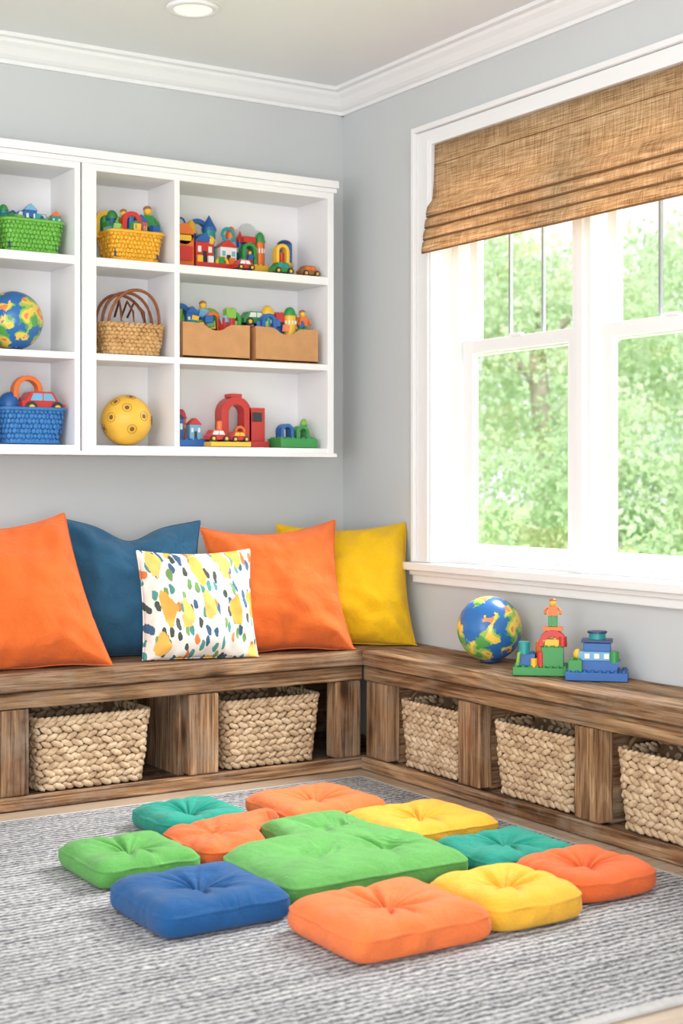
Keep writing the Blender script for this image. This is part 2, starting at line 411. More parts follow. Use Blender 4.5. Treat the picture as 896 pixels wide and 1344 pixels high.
# recessed light
mb = MB(); cx, cy = -0.966, -0.638
ringp = [(0.060, CZ-0.004), (0.066, CZ-0.010), (0.082, CZ-0.008), (0.086, CZ), (0.060, CZ)]
n = 40; vs = []; fs = []
for i in range(n):
    a = 2*pi*i/n
    for r, z in ringp: vs.append((cx+r*cos(a), cy+r*sin(a), z))
k = len(ringp)
for i in range(n):
    for j in range(k): fs.append((i*k+j, ((i+1) % n)*k+j, ((i+1) % n)*k+(j+1) % k, i*k+(j+1) % k))
mb.add(vs, fs, 0, True); mb.cyl((cx, cy, CZ-0.004), 0.061, 0.006, 1, n=40)
mb.obj('recessed_ceiling_light', [M_white, M_lens])

# ------------------------------------------------------------ window
win = empty('window_1')
mb = MB()   # casing
def ycase(t0, t1, z0, z1):
    mb.bx(-0.018, 0.0, -t1, -t0, z0, z1)
ycase(0.522, T0+0.004, 0.706, 2.26-0.02); ycase(T1-0.004, 2.135, 0.706, 2.24); ycase(T0, T1, Z1-0.004, 2.24)
mb.bx(-0.032, 0, -0.522, -0.502, 0.706, 2.262); mb.bx(-0.032, 0, -2.155, -2.135, 0.706, 2.262); mb.bx(-0.032, 0, -2.155, -0.502, 2.24, 2.262)
mb.bx(-0.026, -0.015, -0.600, -0.585, 0.706, 2.21); mb.bx(-0.026, -0.015, -2.071, -2.056, 0.706, 2.21)
mb.obj('casing', M_white, 0.003, parent=win)
mb = MB(); mb.bx(-0.054, 0.09, -T1+0.002, -T0-0.002, 0.679, 0.705); mb.bx(-0.055, -0.0005, -2.19, -0.478, 0.678, 0.706)
mb.bx(-0.022, 0, -2.16, -0.50, 0.632, 0.680); mb.bx(-0.034, 0, -2.165, -0.495, 0.66, 0.679)
mb.obj('sill', M_white, 0.004, parent=win)
mb = MB()  # jamb liners + fixed frame + mullion
mb.bx(-0.001, 0.15, -T0-0.006, -T0+0.002, Z0, Z1); mb.bx(-0.001, 0.15, -T1-0.002, -T1+0.006, Z0, Z1)
mb.bx(-0.001, 0.15, -T1, -T0, Z1-0.006, Z1+0.002); mb.bx(-0.0, 0.15, -T1, -T0, Z0-0.004, Z0+0.003)
mb.bx(0.072, 0.15, -0.652, -T0, Z0, Z1); mb.bx(0.072, 0.15, -T1, -2.005, Z0, Z1)
mb.bx(0.073, 0.15, -T1, -T0, Z0, 0.726); mb.bx(0.073, 0.15, -T1, -T0, 2.14, Z1)
mb.bx(0.058, 0.15, -1.358, -1.269, Z0, Z1); mb.k = 3; mb.bx(0.048, 0.063, -1.330, -1.297, Z0, Z1)
mb.obj('frame', M_white, 0.002, parent=win)
for i, (a, b) in enumerate(((0.657, 1.26), (1.367, 1.998))):
    mb = MB(); st = 0.056   # lower sash
    x0, x1 = 0.088, 0.113
    mb.bx(x0, x1, -a-st, -a, 0.728, 1.49); mb.bx(x0, x1, -b, -b+st-0.012, 0.728, 1.49)
    mb.bx(x0, x1, -b, -a, 0.728, 0.775); mb.bx(x0, x1, -b, -a, 1.445, 1.49)
    mb.bx(x0+0.006, x1-0.004, -a-st-0.008, -a, 0.728, 1.49); mb.bx(x0+0.006, x1-0.004, -b, -b+st-0.004, 0.728, 1.49)
    mb.bx(x0-0.012, x0+0.01, -(a+b)/2-0.03, -(a+b)/2+0.03, 1.485, 1.497)
    mb.obj('lower_sash_%d' % (i+1), M_white, 0.002, parent=win)
    mb = MB(); x0, x1 = 0.118, 0.145
    mb.bx(x0, x1, -a-0.045, -a, 1.44, 2.14); mb.bx(x0, x1, -b, -b+0.04, 1.44, 2.14)
    mb.bx(x0, x1, -b, -a, 1.44, 1.482); mb.bx(x0, x1, -b, -a, 2.09, 2.14)
    mb.obj('upper_sash_%d' % (i+1), M_white, 0.002, parent=win)
    mb = MB()
    for q in (1/3., 2/3.):
        t = a+0.04+(b-a-0.08)*q; mb.bx(0.126, 0.138, -t-0.0045, -t+0.0045, 1.48, 2.1)
    mb.obj('muntins_%d' % (i+1), M_munt, parent=win)
    mb = MB(); mb.bx(0.098, 0.101, -b+0.03, -a-0.03, 0.77, 1.45); mb.bx(0.130, 0.133, -b+0.03, -a-0.03, 1.475, 2.1)
    mb.obj('panes_%d' % (i+1), M_glass, parent=win)

# roman shade: profile in x,z swept along y
pts = [(0.010, 2.186), (0.009, 2.12), (0.006, 2.05), (0.0, 2.0)]
edges = []
for k, (zt, ze) in enumerate(((1.995, 1.930), (1.945, 1.890), (1.906, 1.848), (1.866, 1.800))):
    xo = -0.002-k*0.007
    pts += [(xo, zt-0.006), (xo-0.012, zt-0.020), (xo-0.021, (zt+ze)/2), (xo-0.026, ze+0.010), (xo-0.025, ze+0.001), (xo-0.018, ze-0.002), (xo-0.006, ze+0.006)]
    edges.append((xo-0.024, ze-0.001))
    if k < 3: pts += [(xo+0.003, ze+0.016)]
ny = 60; vs = []; fs = []
A, B = T0+0.004, T1-0.008
def wv(t, z): return 0.0022*noise.noise(Vector((t*5, z*7, 1)))
for j in range(ny+1):
    t = A+(B-A)*j/ny
    for (x, z) in pts:
        w = wv(t, z); vs.append((x+w-0.012, -t, z+0.8*w))
k = len(pts)
for j in range(ny):
    for i in range(k-1): fs.append((j*k+i, j*k+i+1, (j+1)*k+i+1, (j+1)*k+i))
mb = MB(); mb.add(vs, fs, 0, True)
blind = mb.obj('woven_roman_shade', M_blind, parent=None)
so = blind.modifiers.new('s', 'SOLIDIFY'); so.thickness = 0.0025
mb = MB(); mb.bx(-0.001, 0.035, -T1+0.012, -T0-0.012, 2.155, 2.182); hr = mb.obj('headrail', M_blind, 0.002); hr.parent = blind
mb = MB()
for (x, z) in edges:  # dark tubes added to draw the shade line under each fold
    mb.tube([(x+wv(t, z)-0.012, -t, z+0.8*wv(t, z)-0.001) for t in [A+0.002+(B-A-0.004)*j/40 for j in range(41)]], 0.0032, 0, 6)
for z in (2.115, 2.045):
    mb.tube([(-0.005+wv(t, z), -t, z) for t in [A+0.002+(B-A-0.004)*j/40 for j in range(41)]], 0.0012, 0, 6)
bt = mb.obj('fold_shadow_lines_and_battens', M_shadow_batten); bt.parent = blind

# ------------------------------------------------------------ outside
def foliage_pts(rng, blobs, leaf, dens):
    Cs = []
    for (bx, by, bz, r) in blobs:
        n = int(dens*r*r); d = rng.normal(size=(n, 3)); d /= np.linalg.norm(d, axis=1)[:, None]
        o = Vector((bx, by, bz))
        nz = np.array([noise.noise(Vector(q)*2.6+o) for q in d])
        rr = r*(0.6+0.42*rng.random(n))*(1+0.38*nz)
        Cs.append(np.array((bx, by, bz))+d*rr[:, None]*np.array((1, 1, 0.85)))
    C = np.vstack(Cs); C = C[C[:, 2] > 0.12]; n = len(C)
    a = rng.normal(size=(n, 3)); a /= np.linalg.norm(a, axis=1)[:, None]
    b = np.cross(a, rng.normal(size=(n, 3))); b /= np.linalg.norm(b, axis=1)[:, None]
    s = (leaf*(0.6+0.8*rng.random(n)))[:, None]
    return np.stack([C-a*s, C+b*s*0.5, C+a*s, C-b*s*0.5], 1).reshape(-1, 3)
rng = np.random.default_rng(7)
Vs = [foliage_pts(rng, [(7.4, 7.4, 2.3, 1.5), (8.6, 6.4, 2.7, 1.3), (6.4, 8.6, 3.2, 1.4), (9.8, 4.4, 2.4, 1.6), (10.8, 3.2, 3.0, 1.5)], 0.045, 2900),
      foliage_pts(rng, [(9.5, 11.5, 2.8, 1.9), (12.2, 9.4, 3.0, 1.9), (13.5, 6.5, 3.0, 2.0)], 0.07, 1500),
      foliage_pts(rng, [(6.0, 4.8, 0.7, 0.9), (7.2, 4.3, 0.8, 1.0), (5.0, 5.7, 0.7, 0.9), (8.3, 3.3, 0.7, 1.0), (6.7, 5.8, 1.2, 0.9), (9.3, 2.2, 0.6, 1.0), (4.6, 7.0, 0.8, 1.1), (8.0, 5.0, 1.0, 0.9)], 0.04, 4200)]  # low hedge blobs, kept in one mesh with the trees
V = np.vstack(Vs); n = len(V)//4
mb = MB(); mb.v = V.tolist(); mb.f = np.arange(4*n).reshape(-1, 4).tolist(); mb.m = [0]*n; mb.sm = [False]*n
for x, y, h in ((7.4, 7.6, 3.0), (10.2, 3.9, 3.0), (11.0, 10.4, 4.0)):
    mb.tube([(x, y, 0.02), (x, y, 0.3), (x+0.05, y, h*0.4), (x-0.04, y+0.05, h*0.75), (x, y, h)], [0.16, 0.14, 0.12, 0.1, 0.05], 1, 10)
    for k in range(5):
        a = k*1.3; mb.tube([(x, y, h*(0.5+0.08*k)), (x+0.6*cos(a), y+0.6*sin(a), h*(0.7+0.08*k))], [0.05, 0.02], 1, 6)
me = bpy.data.meshes.new('garden_trees_and_hedges'); me.from_pydata(mb.v, [], mb.f)
me.materials.append(M_leaf); me.materials.append(M_bark); me.polygons.foreach_set('material_index', mb.m)
COL.objects.link(bpy.data.objects.new('garden_trees_and_hedges', me))
sbox('lawn', 0.3, 40, -15, 40, -0.3, 0.018, M_lawn)

# ------------------------------------------------------------ shelf unit
SD = 0.233
mb = MB()
Zs = [(1.084, 1.118), (1.401, 1.427), (1.716, 1.749), (2.035, 2.08)]
for s0, s1 in ((0.187, 0.2134), (0.815, 0.8356), (1.123, 1.1745), (1.180, 1.2015), (1.49, 1.512), (1.80, 1.83)):
    mb.bx(-s1, -s0, -SD, 0, 1.084, 2.08)
for a, b in Zs: mb.k = 8; mb.bx(-1.1745, -0.187, -SD, 0, a, b); mb.k = 8; mb.bx(-1.83, -1.18, -SD, 0, a, b)
mb.bx(-1.83, -0.187, -0.012, -0.001, 1.084, 2.08)
mb.bx(-1.845, -0.172, -SD-0.014, 0, 2.075, 2.103)
mb.bx(-1.84, -0.177, -SD-0.007, 0, 2.058, 2.075)
mb.bx(-1.84, -0.177, -SD-0.008, 0, 1.083, 1.098)
mb.obj('wall_mounted_bookshelf', M_shelf, 0.0015)

# ------------------------------------------------------------ benches
HB = 0.415
def board(name, x0, x1, y0, y1, z0, z1, ax, par, bev=0.005):
    """worn plank: subdivided along its length with slightly irregular edges"""
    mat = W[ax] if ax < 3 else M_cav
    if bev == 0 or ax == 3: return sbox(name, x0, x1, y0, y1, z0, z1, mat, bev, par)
    lo = [x0, y0, z0]; hi = [x1, y1, z1]; L = hi[ax]-lo[ax]; n = max(2, int(L/0.04))
    o1, o2 = [a for a in range(3) if a != ax]; c = [(lo[i]+hi[i])/2 for i in range(3)]
    vs = []
    for i in range(n+1):
        p = lo[ax]+L*i/n
        for (a, b, sa, sb) in ((lo[o1], lo[o2], 1, 1), (hi[o1], lo[o2], -1, 1), (hi[o1], hi[o2], -1, -1), (lo[o1], hi[o2], 1, -1)):
            q = Vector((p*9, a*31, b*17)); m1 = 0.0022*(1+noise.noise(q)); m2 = 0.0022*(1+noise.noise(q+Vector((5, 5, 5))))
            v = [0, 0, 0]; v[ax] = p; v[o1] = a+sa*m1; v[o2] = b+sb*m2*0.8; vs.append(v)
    fs = [(0, 1, 2, 3), tuple(4*n+k for k in (3, 2, 1, 0))]
    for i in range(n):
        for k in range(4): fs.append((4*i+k, 4*i+(k+1) % 4, 4*(i+1)+(k+1) % 4, 4*(i+1)+k))
    mb = MB(); mb.add(vs, fs, 0, False)
    return mb.obj(name, mat, bev, 2, par, origin=c)
bb = board
bench = empty('reclaimed_wood_storage_bench')
XL = -2.7
bb('seat_plank_1', XL, -0.002, -0.592, -0.40, HB-0.055, HB, 0, bench, 0.007)
bb('seat_plank_2', XL, -0.002, -0.397, -0.20, HB-0.055, HB-0.001, 0, bench)
bb('seat_plank_3', XL, -0.002, -0.197, -0.002, HB-0.055, HB, 0, bench)
bb('front_rail', XL, -0.28, -0.572, -0.535, 0.307, HB-0.056, 0, bench)
bb('base_rail', XL, -0.24, -0.575, -0.545, 0.0, 0.045, 0, bench)
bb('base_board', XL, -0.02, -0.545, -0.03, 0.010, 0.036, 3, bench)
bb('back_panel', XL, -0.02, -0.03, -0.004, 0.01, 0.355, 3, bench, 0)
for i, (s0, s1) in enumerate(((0.283, 0.388), (0.835, 0.945), (1.479, 1.572), (2.10, 2.20), (2.6, 2.7))):
    bb('post_%d' % i, -s1, -s0, -0.568, -0.50, 0.045, 0.307, 2, bench)
    if i: bb('divider_%d' % i, -s1+0.01-0.02*(i == 1), -s1+0.04-0.02*(i == 1), -0.50, -0.03, 0.036, 0.358, 2, bench, 0.002)
YE = -2.9
bench2 = empty('reclaimed_wood_storage_bench')
bb('seat_plank_1', -0.302, -0.152, YE, -0.594, HB-0.055, HB, 1, bench2, 0.007)
bb('seat_plank_2', -0.149, -0.003, YE, -0.594, HB-0.055, HB-0.001, 1, bench2, 0.005)
bb('front_rail', -0.282, -0.250, YE, -0.574, 0.307, HB-0.056, 1, bench2)
bb('base_rail', -0.292, -0.262, YE, -0.576, 0.0, 0.045, 1, bench2)
bb('base_board', -0.262, -0.003, YE, -0.576, 0.010, 0.036, 1, bench2)
bb('back_panel', -0.02, -0.004, YE, -0.576, 0.036, 0.355, 1, bench2, 0)
for i, (s0, s1) in enumerate(((0.585, 0.72), (1.11, 1.225), (1.66, 1.77), (2.21, 2.32), (2.8, 2.9))):
    bb('post_%d' % i, -0.278, -0.222, -s1, -s0, 0.045, 0.307, 2, bench2)
    bb('divider_%d' % i, -0.222, -0.02, -s1+0.01, -s1+0.035, 0.036, 0.358, 0, bench2, 0.002)

# ------------------------------------------------------------ baskets
def rrect(w, d, r, n):
    hw, hd = w/2-r, d/2-r
    L = [2*hw, pi*r/2, 2*hd, pi*r/2]*2; tot = sum(L); out = []
    for i in range(n):
        s = tot*i/n; k = 0
        while s > L[k]: s -= L[k]; k += 1
        if k % 2 == 0:
            q = k//2
            st = [(-hw, -hd-r), (hw+r, -hd), (hw, hd+r), (-hw-r, hd)][q]; dr = [(1, 0), (0, 1), (-1, 0), (0, -1)][q]
            out.append((Vector((st[0]+dr[0]*s, st[1]+dr[1]*s, 0)), Vector((dr[0], dr[1], 0))))
        else:
            q = k//2; c = [(hw, -hd), (hw, hd), (-hw, hd), (-hw, -hd)][q]; a = -pi/2+q*pi/2+s/r
            out.append((Vector((c[0]+r*cos(a), c[1]+r*sin(a), 0)), Vector((-sin(a), cos(a), 0))))
    return out

def woven(mb, w, d, h, rows, pitch, th, mi, mi_in, flare=0.9, tilt=28, nu=8, nv=5, handles=True, rim=True, mh=None, lx=0.60, lz=0.60):
    per = 2*(w+d)-1.6*0.03; n = int(per/pitch); rh = h/rows
    for r in range(rows):
        z = rh*(r+0.5); f = flare+(1-flare)*(z/h)
        sa = rrect(w*f-2*th, d*f-2*th, 0.03, n*2)
        for i in range(n):
            p, t = sa[(2*i+(r % 2)) % (2*n)]
            nrm = Vector((t.y, -t.x, 0)); up = Vector((0, 0, 1))
            a = radians(tilt if r % 2 else -tilt)
            T = t*cos(a)+up*sin(a); U = up*cos(a)-t*sin(a)
            R = Matrix((T, nrm, U)).transposed()
            j = 1+0.16*noise.noise(Vector((i*1.7, r*3.1, w*9)))
            mb.ell(p+up*z+nrm*(0.002*sin(i*2.3+r)), (pitch*lx*j, th, rh*lz*j), mi, nu, nv, R)
    sa = rrect(w*flare-3*th, d*flare-3*th, 0.025, 32); sb = rrect(w-3*th, d-3*th, 0.03, 32)
    vs = [tuple(p+Vector((0, 0, 0.003))) for p, _ in sa]+[tuple(p+Vector((0, 0, h))) for p, _ in sb]
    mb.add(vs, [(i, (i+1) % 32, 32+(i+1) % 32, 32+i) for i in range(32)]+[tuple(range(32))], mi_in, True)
    if rim:
        m_ = int(per/0.022)
        sc = rrect(w-1.5*th, d-1.5*th, 0.035, m_)
        for i, (p, t) in enumerate(sc):
            T = (t*0.9+Vector((0, 0, 0.43))).normalized(); nrm = Vector((t.y, -t.x, 0)); U = T.cross(nrm)
            mb.ell(p+Vector((0, 0, h)), (0.017 if th > 0.006 else 0.012, th, th*0.85), mi, nu, nv, Matrix((T, nrm, U)).transposed())
    if handles:
        for sx in (-1, 1):
            pth = []
            for k in range(13):
                a = pi*k/12; pth.append((sx*(w/2-0.012), -0.055*cos(a), h-0.01+0.045*sin(a)))
            mb.tube(pth, 0.006, mh if mh is not None else mi_in, 8)

def big_basket(x, y, z, w, d, h, rz=0):
    mb = MB(); mb.M = Matrix.Translation((x, y, z)) @ Matrix.Rotation(rz, 4, 'Z')
    woven(mb, w, d, h, 10, 0.036, 0.0085, 0, 1, tilt=24, lx=0.66, lz=0.48)
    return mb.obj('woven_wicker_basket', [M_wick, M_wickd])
big_basket(-1.255, -0.375, 0.040, 0.40, 0.33, 0.222)
big_basket(-0.612, -0.375, 0.040, 0.385, 0.33, 0.222)
big_basket(-0.147, -0.918, 0.040, 0.35, 0.215, 0.215, pi/2)
big_basket(-0.147, -1.443, 0.040, 0.39, 0.215, 0.215, pi/2)
big_basket(-0.147, -1.990, 0.040, 0.39, 0.215, 0.215, pi/2)

# ------------------------------------------------------------ rug
rug = empty('area_rug')
mb = MB(); mb.bx(-3.4, -0.385, -2.785, -0.715, 0.0005, 0.011); mb.obj('rug_field', M_rug, 0.003, parent=rug)
mb = MB(); mb.bx(-3.4, -0.37, -2.810, -2.782, 0.0004, 0.0105); mb.bx(-3.4, -0.37, -0.718, -0.70, 0.0004, 0.0105); mb.bx(-0.388, -0.37, -2.81, -0.70, 0.0004, 0.0105)
mb.obj('rug_border', M_rugb, 0.003, parent=rug)

# ------------------------------------------------------------ floor cushions
def resample(poly, n):
    P = [Vector(p) for p in poly]; L = [(P[(i+1) % len(P)]-P[i]).length for i in range(len(P))]; tot = sum(L); out = []
    for i in range(n):
        s = tot*i/n; k = 0
        while s > L[k]: s -= L[k]; k += 1
        out.append(P[k].lerp(P[(k+1) % len(P)], s/L[k]))
    return out
def cushion(poly, mat, k=18, T=0.078, tufts=None, center=None, dep=0.046, seed=0, name='tufted_floor_cushion', z0=0.0115, pr=0.105):
    n = 144; O = resample(poly, n)
    for _ in range(k): O = [(O[i-1]+O[i]*2+O[(i+1) % n])/4 for i in range(n)]
    c = Vector(center) if center else sum(O, Vector((0, 0)))/n
    tufts = tufts or [tuple(c)]
    prof = [(0.5, 0.0), (0.85, 0.0), (0.955, 0.004), (0.985, 0.014), (1.0, 0.28*T), (1.006, 0.42*T), (1.0, 0.56*T), (0.994, 0.61*T), (1.003, 0.645*T), (0.997, 0.685*T), (0.980, 0.71*T),
            (0.962, 0.78*T), (0.93, 0.86*T), (0.885, 0.94*T), (0.83, 1.01*T), (0.77, 1.06*T), (0.71, 1.10*T), (0.64, 1.13*T), (0.57, 1.15*T), (0.5, 1.16*T), (0.43, 1.16*T), (0.36, 1.16*T), (0.3, 1.16*T), (0.24, 1.16*T), (0.18, 1.16*T), (0.13, 1.16*T), (0.08, 1.16*T), (0.04, 1.16*T)]
    vs = [(c.x, c.y, z0)]; ph = seed*1.7
    def top(x, y, z, u):
        for (tx, ty) in tufts:
            dx, dy = x-tx, y-ty; r = sqrt(dx*dx+dy*dy); th = math.atan2(dy, dx)
            z -= dep*(0.45*exp(-(r/0.018)**2)+0.66*exp(-(r/0.075)**1.6))
            w = 0.5+0.5*cos(7*th+ph+1.8*sin(2*th+ph)+0.6*sin(3*th))
            w2 = 0.5+0.5*cos(12*th+ph*2+1.3*sin(th))
            z -= (0.016*w**3+0.007*w2**2)*exp(-(r/pr)**2)*(1-exp(-(r/0.016)**2))
        z += 0.006*noise.noise(Vector((x*12+seed, y*12, seed)))
        return z
    for (u, z) in prof:
        for p in O:
            q = c+(p-c)*u; zz = z
            if z > 0.70*T: zz = max(0.02, top(q.x, q.y, z, u)) if u < 0.97 else z
            elif 0.1*T < z < 0.66*T:
                nn = 0.007*noise.noise(Vector((q.x*20, q.y*20, z*20+seed))); q = q+(p-c).normalized()*nn
            vs.append((q.x, q.y, z0+zz))
    vs.append((c.x, c.y, z0+max(0.02, top(c.x, c.y, 1.16*T, 0))))
    m = len(prof); fs = [(0, 1+(i+1) % n, 1+i) for i in range(n)]
    for j in range(m-1):
        for i in range(n):
            a = 1+j*n; b = 1+(j+1)*n; fs.append((a+i, a+(i+1) % n, b+(i+1) % n, b+i))
    a = 1+(m-1)*n; fs += [(a+i, a+(i+1) % n, len(vs)-1) for i in range(n)]
    mb = MB(); mb.add(vs, fs, 0, True)
    return mb.obj(name, mat, sub=1, origin=(c.x, c.y, 0))
def rect(x0, x1, y0, y1): return [(x0, y0), (x1, y0), (x1, y1), (x0, y1)]
cushion(rect(-1.705, -1.378, -1.985, -1.665), F_royal, 20, 0.076, seed=1)
cushion(rect(-1.445, -1.088, -2.345, -2.035), F_corange, 20, 0.080, seed=2)
cushion(rect(-1.082, -0.80, -2.33, -2.04), F_cyel, 75, seed=3)
cushion(rect(-0.785, -0.505, -2.265, -1.985), F_rust, 90, 0.07, seed=4)
cushion(rect(-0.815, -0.52, -1.975, -1.71), F_teal, 22, 0.06, seed=5, dep=0.036)
cushion(rect(-0.850, -0.50, -1.63, -1.315), F_cyel, 26, 0.06, seed=6, dep=0.036)
cushion(rect(-0.985, -0.65, -1.30, -0.985), F_corange, 26, 0.066, seed=7)
cushion(rect(-1.33, -1.06, -1.205, -0.945), F_teal, 40, 0.066, seed=8)
cushion(rect(-1.668, -1.388, -1.555, -1.26), F_green, 22, 0.07, seed=9)
cushion([(-1.375, -1.53), (-1.185, -1.53), (-1.175, -1.42), (-1.06, -1.295), (-1.0, -1.27), (-1.01, -1.225), (-1.2, -1.235), (-1.375, -1.26)], F_rust, 12, 0.07, [(-1.27, -1.38)], (-1.2, -1.36), 0.028, 10)
cushion([(-1.37, -1.94), (-0.838, -1.94), (-0.83, -1.68), (-0.875, -1.62), (-0.865, -1.325), (-1.12, -1.325), (-1.145, -1.55), (-1.368, -1.57)], F_green, 12, 0.078,
        [(-1.01, -1.50), (-1.18, -1.74), (-0.98, -1.76)], (-1.02, -1.66), 0.036, 11)

# ------------------------------------------------------------ throw pillows
def pillow(pos, size, T, yaw, lean, roll, mat, seed=0, chop=0, top=1.0, hs=1.0, shear=0.0, name='throw_pillow', cv=0.12):
    NN = 40; vs = []; idx = {}
    Rm = Matrix.Rotation(radians(yaw), 3, 'Z') @ Matrix.Rotation(-radians(lean), 3, 'X') @ Matrix.Rotation(radians(roll), 3, 'Y')
    def P(u, v, side):
        bx = 1-cv*(1-v*v)*0.8; bz = 1-cv*(1-u*u)
        x = u*bx*size/2; z = v*bz*size*hs/2
        x *= 1+(top-1)*(v+1)/2
        x += shear*size*((v+1)/2)**1.5
        z -= chop*exp(-(u/0.33)**2)*max(0, (v+0.4)/1.4)**2*size
        e = max(0.0, (1-abs(u)**2.4))*max(0.0, (1-abs(v)**2.4))
        t = T/2*e**0.55
        t *= 1-0.35*exp(-(u/0.2)**2)*max(0, v)*(1 if chop else 0)
        t *= 1-0.22*v
        wr = 0.022*noise.noise(Vector((u*1.9+seed, v*1.9, side*3+seed)))+0.010*noise.noise(Vector((u*4.5+seed, v*4.5, side)))
        eu, ev = 1-abs(u), 1-abs(v)
        pk = 0.010*sin(v*15+seed+2*sin(v*5))*exp(-eu/0.18)+0.010*sin(u*14+seed*2+2*sin(u*4))*exp(-ev/0.18)
        dg = 0.013*sin((abs(u)-abs(v))*12+seed)*exp(-((eu+ev)/0.6)**2)
        y = side*(t+(wr+pk+dg)*min(1, e*4))
        bend = 0.03*size*(u*u)
        return Vector((x, y-bend*0.5, z))
    for side in (-1, 1):
        for j in range(NN+1):
            for i in range(NN+1):
                bd = i in (0, NN) or j in (0, NN)
                key = (i, j) if bd else (i, j, side)
                if key in idx: continue
                u = sin(pi/2*(2*i/NN-1)); v = sin(pi/2*(2*j/NN-1)); u = 0.6*u+0.4*(2*i/NN-1); v = 0.6*v+0.4*(2*j/NN-1)
                idx[key] = len(vs); vs.append(Rm @ P(u, v, side))
    def g(i, j, s): return idx[(i, j)] if (i in (0, NN) or j in (0, NN)) else idx[(i, j, s)]
    fs = []
    for side in (-1, 1):
        for j in range(NN):
            for i in range(NN):
                q = (g(i, j, side), g(i+1, j, side), g(i+1, j+1, side), g(i, j+1, side)); fs.append(q if side < 0 else q[::-1])
    zs = sorted(v.z for v in vs); zmin = zs[int(len(zs)*0.06)]
    out = []
    for v in vs:
        w = max(0.0, v.z-zmin)
        yy = min(pos[1]+v.y, -0.006); xx = min(pos[0]+v.x, -0.006)
        out.append((xx, yy, HB+0.0035+w))
    mb = MB(); mb.add(out, fs, 0, True)
    ring = [(i, 0) for i in range(NN)]+[(NN, j) for j in range(NN)]+[(i, NN) for i in range(NN, 0, -1)]+[(0, j) for j in range(NN, 0, -1)]
    mb.tube([out[idx[r]] for r in ring], 0.0025, 0, 6, True)
    o = mb.obj(name, mat, sub=1, origin=(pos[0], pos[1], HB+size/2)); return o
pillow((-0.235, -0.37), 0.52, 0.21, -33, 21, -1, F_yellow, 1, hs=0.92, top=0.92)
pillow((-0.535, -0.42), 0.49, 0.23, -17, 21, -3, F_orange, 2, cv=0.16)
pillow((-1.02, -0.27), 0.50, 0.20, -14, 18, 2, F_blue, 3, chop=0.10)
pillow((-0.865, -0.465), 0.385, 0.16, -16, 20, 0, M_pattern, 4, cv=0.08)
pillow((-1.44, -0.39), 0.49, 0.25, -14, 20, -6, F_orange, 5, top=0.84, shear=-0.07, hs=1.06)

# ------------------------------------------------------------ toys
def wheels(mb, x, y, z, L, Wd, r, mi=CHA):
    for sx in (-0.3, 0.3):
        for sy in (-1, 1):
            mb.cyl((x+sx*L, y+sy*Wd/2, z+r), r, 0.012, mi, 'y', n=16); mb.cyl((x+sx*L, y+sy*(Wd/2+0.006), z+r), r*0.5, 0.004, YEL, 'y', n=12)
def car(mb, x, y, z, L, c, c2=SKY):
    H = L*0.5; r = L*0.14; Wd = L*0.5
    poly = [(x-L/2, z+r*0.7), (x+L/2, z+r*0.7), (x+L/2, z+H*0.42), (x+L*0.34, z+H*0.55), (x+L*0.2, z+H), (x-L*0.28, z+H), (x-L*0.42, z+H*0.6), (x-L/2, z+H*0.55)]
    mb.prism(poly, y-Wd/2, y+Wd/2, c)
    mb.prism([(x-L*0.32, z+H*0.6), (x+L*0.26, z+H*0.6), (x+L*0.16, z+H*0.92), (x-L*0.25, z+H*0.92)], y-Wd/2-0.002, y+Wd/2+0.002, c2)
    mb.box((x-L*0.03, y, z+H*0.76), (L*0.03, Wd+0.006, H*0.34), c)
    wheels(mb, x, y, z, L, Wd, r)
def arch(mb, x, y, z, w, h, dp, c, th=0.28):
    ro = w/2; ri = w/2*(1-2*th*0.8)
    outer = [(x-ro, z), (x-ro, z+h-ro)]+[(x-ro*cos(a), z+h-ro+ro*sin(a)) for a in [pi*k/12 for k in range(1, 12)]]+[(x+ro, z+h-ro), (x+ro, z)]
    inner = [(x-ri, z), (x-ri, z+h-ro)]+[(x-ri*cos(a), z+h-ro+ri*sin(a)) for a in [pi*k/12 for k in range(1, 12)]]+[(x+ri, z+h-ro), (x+ri, z)]
    vs = []; m = len(outer)
    for (a, b) in zip(outer, inner): vs += [(a[0], y-dp/2, a[1]), (b[0], y-dp/2, b[1]), (b[0], y+dp/2, b[1]), (a[0], y+dp/2, a[1])]
    fs = []
    for i in range(m-1):
        for k in range(4): fs.append((i*4+k, i*4+(k+1) % 4, (i+1)*4+(k+1) % 4, (i+1)*4+k))
    fs += [(0, 3, 2, 1), ((m-1)*4, (m-1)*4+1, (m-1)*4+2, (m-1)*4+3)]
    mb.add(vs, fs, c)
def house(mb, x, y, z, w, h, c, cr, cw=WHI, dp=None):
    dp = dp or w*0.7
    mb.box((x, y, z+h*0.35), (w, dp, h*0.7), c)
    mb.prism([(x-w*0.58, z+h*0.7), (x+w*0.58, z+h*0.7), (x, z+h)], y-dp*0.56, y+dp*0.56, cr)
    mb.box((x, y-dp/2, z+h*0.2), (w*0.24, 0.004, h*0.4), CHA)
    for q in (-0.3, 0.3): mb.box((x+q*w, y-dp/2, z+h*0.45), (w*0.2, 0.004, h*0.2), cw)
def tower(mb, x, y, z, r, h, c, cr, dome=False):
    mb.cyl((x, y, z+h*0.36), r, h*0.72, c); mb.cyl((x, y, z+h*0.72), r*1.15, h*0.06, cr)
    if dome: mb.ell((x, y, z+h*0.75), (r, r, h*0.25), cr)
    else: mb.cyl((x, y, z+h*0.875), r*1.1, h*0.25, cr, r2=0.001)
    for k in range(5):
        a = -pi/2+(k-2)*0.6; mb.box((x+r*cos(a), y+r*sin(a), z+h*0.45), (r*0.3, r*0.3, h*0.14), WHI, rz=a)
